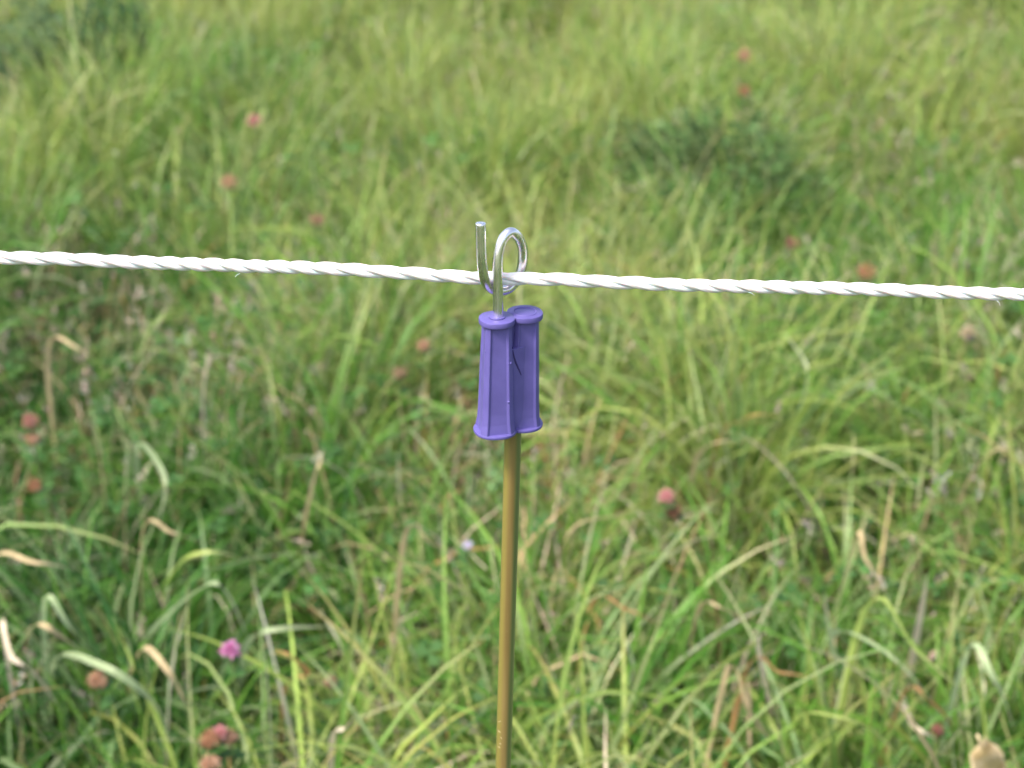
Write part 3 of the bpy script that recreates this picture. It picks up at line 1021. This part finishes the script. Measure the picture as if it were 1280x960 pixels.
# moulding pips, corner seam and the curved crack on the rear socket
from mathutils.bvhtree import BVHTree
tb = bmesh.new(); tb.from_mesh(ins.data)
bvh = BVHTree.FromBMesh(tb); tb.free()
def hit(px, py):
    h = bvh.ray_cast(CAM + inv, ray(px, py).normalized())
    return h[0], h[1]
for (px, py, r) in ((638.3, 454, .0009), (635.8, 502.5, .0007), (606.5, 440, .0004), (607, 471, .0003)):
    p_, n_ = hit(px, py)
    bm = bmesh.new()
    bmesh.ops.create_icosphere(bm, subdivisions=2, radius=r, matrix=Matrix.Translation(p_ - n_ * r * .3))
    link('moulding_pip', bm_mesh('moulding_pip', bm), M_PLASTIC, ins)
ck = catmull([Vector((640.5, 434, 0)), Vector((642.5, 446, 0)), Vector((645.5, 455, 0)), Vector((649, 463, 0)), Vector((651.5, 469, 0))], 6)
ptc = []
for v in ck:
    p_, n_ = hit(v.x, v.y)
    if p_ is not None: ptc.append(p_ + n_ * .00002)
bm = bmesh.new()
nk = len(ptc) - 1
tube(bm, ptc, [.00014 + .00026 * math.sin(math.pi * i / nk) for i in range(nk + 1)], 8, cap=False)
link('crack', bm_mesh('crack', bm), M_CRACK, ins)

# pigtail hook
hk = [(623, 405, 0), (622.6, 380, 0), (622, 350, 0), (622, 333, 0), (623.5, 315, .0006), (628.5, 299, .002), (638, 290.5, .0045), (647.5, 296, .007),
      (652.8, 308, .009), (653.8, 322, .0102), (651.5, 337, .0112), (646, 350, .0112), (637, 359.8, .0095), (627, 363.5, .0068), (618, 362.5, .0045), (610.5, 357.5, .0015),
      (605.8, 348, -.0012), (603.2, 335, -.0024), (601.8, 320, -.003), (601, 300, -.003), (600.7, 279, -.003)]
hpts = catmull([atY(a, b, POST_Y + c) + inv for a, b, c in hk], 10)
bm = bmesh.new()
tube(bm, hpts, .00222, 24, bevel=.0002)
link('hook', bm_mesh('hook', bm), M_STEEL, post)

# scuffs on the lower pole
for (px, py, dx_, dy_) in ((622.5, 894, 3.5, -3), (622, 905, 4, 1.5), (625.5, 912, 2, 2.5), (624, 921, 2.5, .8), (622.4, 926, 3, 1.0)):
    pm = []
    for k in range(4):
        X_, Y_ = px + dx_ * k / 3, py + dy_ * k / 3
        # front of the pole surface at this column
        cpt = p_low + pole_dir * ((p_mid - p_low).length * (960 - Y_) / (960 - 548))
        cx_ = 629 + (641 - 629) * (960 - Y_) / (960 - 548)
        o_ = (X_ - cx_) * PX * 1.06
        o_ = max(-PR * .97, min(PR * .97, o_))
        bk = math.sqrt(PR * PR - o_ * o_)
        pm.append(cpt + Vector((o_, -bk * math.cos(PITCH * 0), 0)) + inv)
    bm = bmesh.new()
    tube(bm, pm, [.00005, .00012, .00011, .00004], 6, cap=False)
    link('scuff_mark', bm_mesh('scuff_mark', bm), M_SCRATCH, post)

# ------------------------------------------------------------------ rope
RY = POST_Y + .0058
rp = [(0, 322), (200, 329), (400, 335.5), (500, 341), (570, 346), (640, 348), (700, 349.5), (790, 354), (880, 357), (1050, 360.8), (1160, 364.5), (1280, 367.8)]
cen = [atY(a, b, RY) for a, b in rp]
dl = (cen[0] - cen[1]).normalized(); dr = (cen[-1] - cen[-2]).normalized()
dl.z *= .4; dr.z *= .4
cen = [cen[0] + dl * k for k in (4.0, 2.4, 1.2, .5, .2)] + cen + [cen[-1] + dr * k for k in (.2, .5, 1.2, 2.4, 4.0)]
dense = catmull(cen, 40)
# resample evenly
D = np.array([[*p_] for p_ in dense])
seg = np.linalg.norm(np.diff(D, axis=0), axis=1)
cs = np.concatenate([[0], np.cumsum(seg)])
# fine step in the part near the post, coarse outside
mid_s = cs[np.argmin(np.abs(D[:, 0]))]
st = [0.0]
while st[-1] < cs[-1]:
    st.append(st[-1] + (.0009 if abs(st[-1] - mid_s) < .9 else .004))
st = np.array(st[:-1])
Cn = np.stack([np.interp(st, cs, D[:, k]) for k in range(3)], -1)
T = np.gradient(Cn, axis=0); T /= np.linalg.norm(T, axis=1, keepdims=True)
U = np.cross(T, [0, 0, 1]); U /= np.linalg.norm(U, axis=1, keepdims=True)
W_ = np.cross(U, T)
# twist with a slightly uneven pitch
pitch = -.042 * (1 + .65 * (vnoise(st * 9, st * 0 + 3, 51) - .5) + .22 * (vnoise(st * 26, st * 0 + 1, 52) - .5))
ph = np.concatenate([[0], np.cumsum(np.diff(st) / pitch[1:])]) * 2 * np.pi
Vr, Fr, off = [], [], 0
nn = len(st)
for k in range(3):
    a = ph + k * 2 * np.pi / 3
    wob = 1 + .10 * (vnoise(st * 40, st * 0 + k, 53 + k) - .5)
    rs = .00146 * wob
    ctr = Cn + (U * np.cos(a)[:, None] + W_ * np.sin(a)[:, None]) * (.00136 * wob)[:, None]
    Tk = np.gradient(ctr, axis=0); Tk /= np.linalg.norm(Tk, axis=1, keepdims=True)
    Uk = np.cross(Tk, [0, 0, 1]); Uk /= np.linalg.norm(Uk, axis=1, keepdims=True)
    Wk = np.cross(Uk, Tk)
    m = 28
    for j in range(m):
        b = 2 * np.pi * j / m
        # filaments: seven shallow ridges that wind round the strand
        rid = 1 + .09 * abs(math.cos(3.5 * b))
        bb = b + ph * .75
        Vr.append(ctr + (Uk * np.cos(bb)[:, None] + Wk * np.sin(bb)[:, None]) * (rs * 1.06 * rid)[:, None])
    i = np.arange(nn - 1)
    for j in range(m):
        j2 = (j + 1) % m
        Fr.append(np.stack([off + j * nn + i, off + j2 * nn + i, off + j2 * nn + i + 1, off + j * nn + i + 1], -1))
    off += m * nn
rope = link('rope', np_mesh('rope', np.concatenate(Vr), np.concatenate(Fr)), M_ROPE)
tag(rope, 'white twisted plastic fence rope running across and held in the steel hook', 'rope')
for px, py, dx_, dy_ in ((935, 365, 8, 4), (1246, 376, 4, 6), (300, 342, -6, 4)):
    p0 = atY(px, py, RY - .002); p1 = atY(px + dx_, py + dy_, RY - .003)
    bm = bmesh.new()
    tube(bm, catmull([p0, (p0 + p1) / 2 + Vector((0, -.001, .0006)), p1], 4), .00012, 5, cap=False)
    link('loose_fibre', bm_mesh('loose_fibre', bm), M_ROPE, rope)
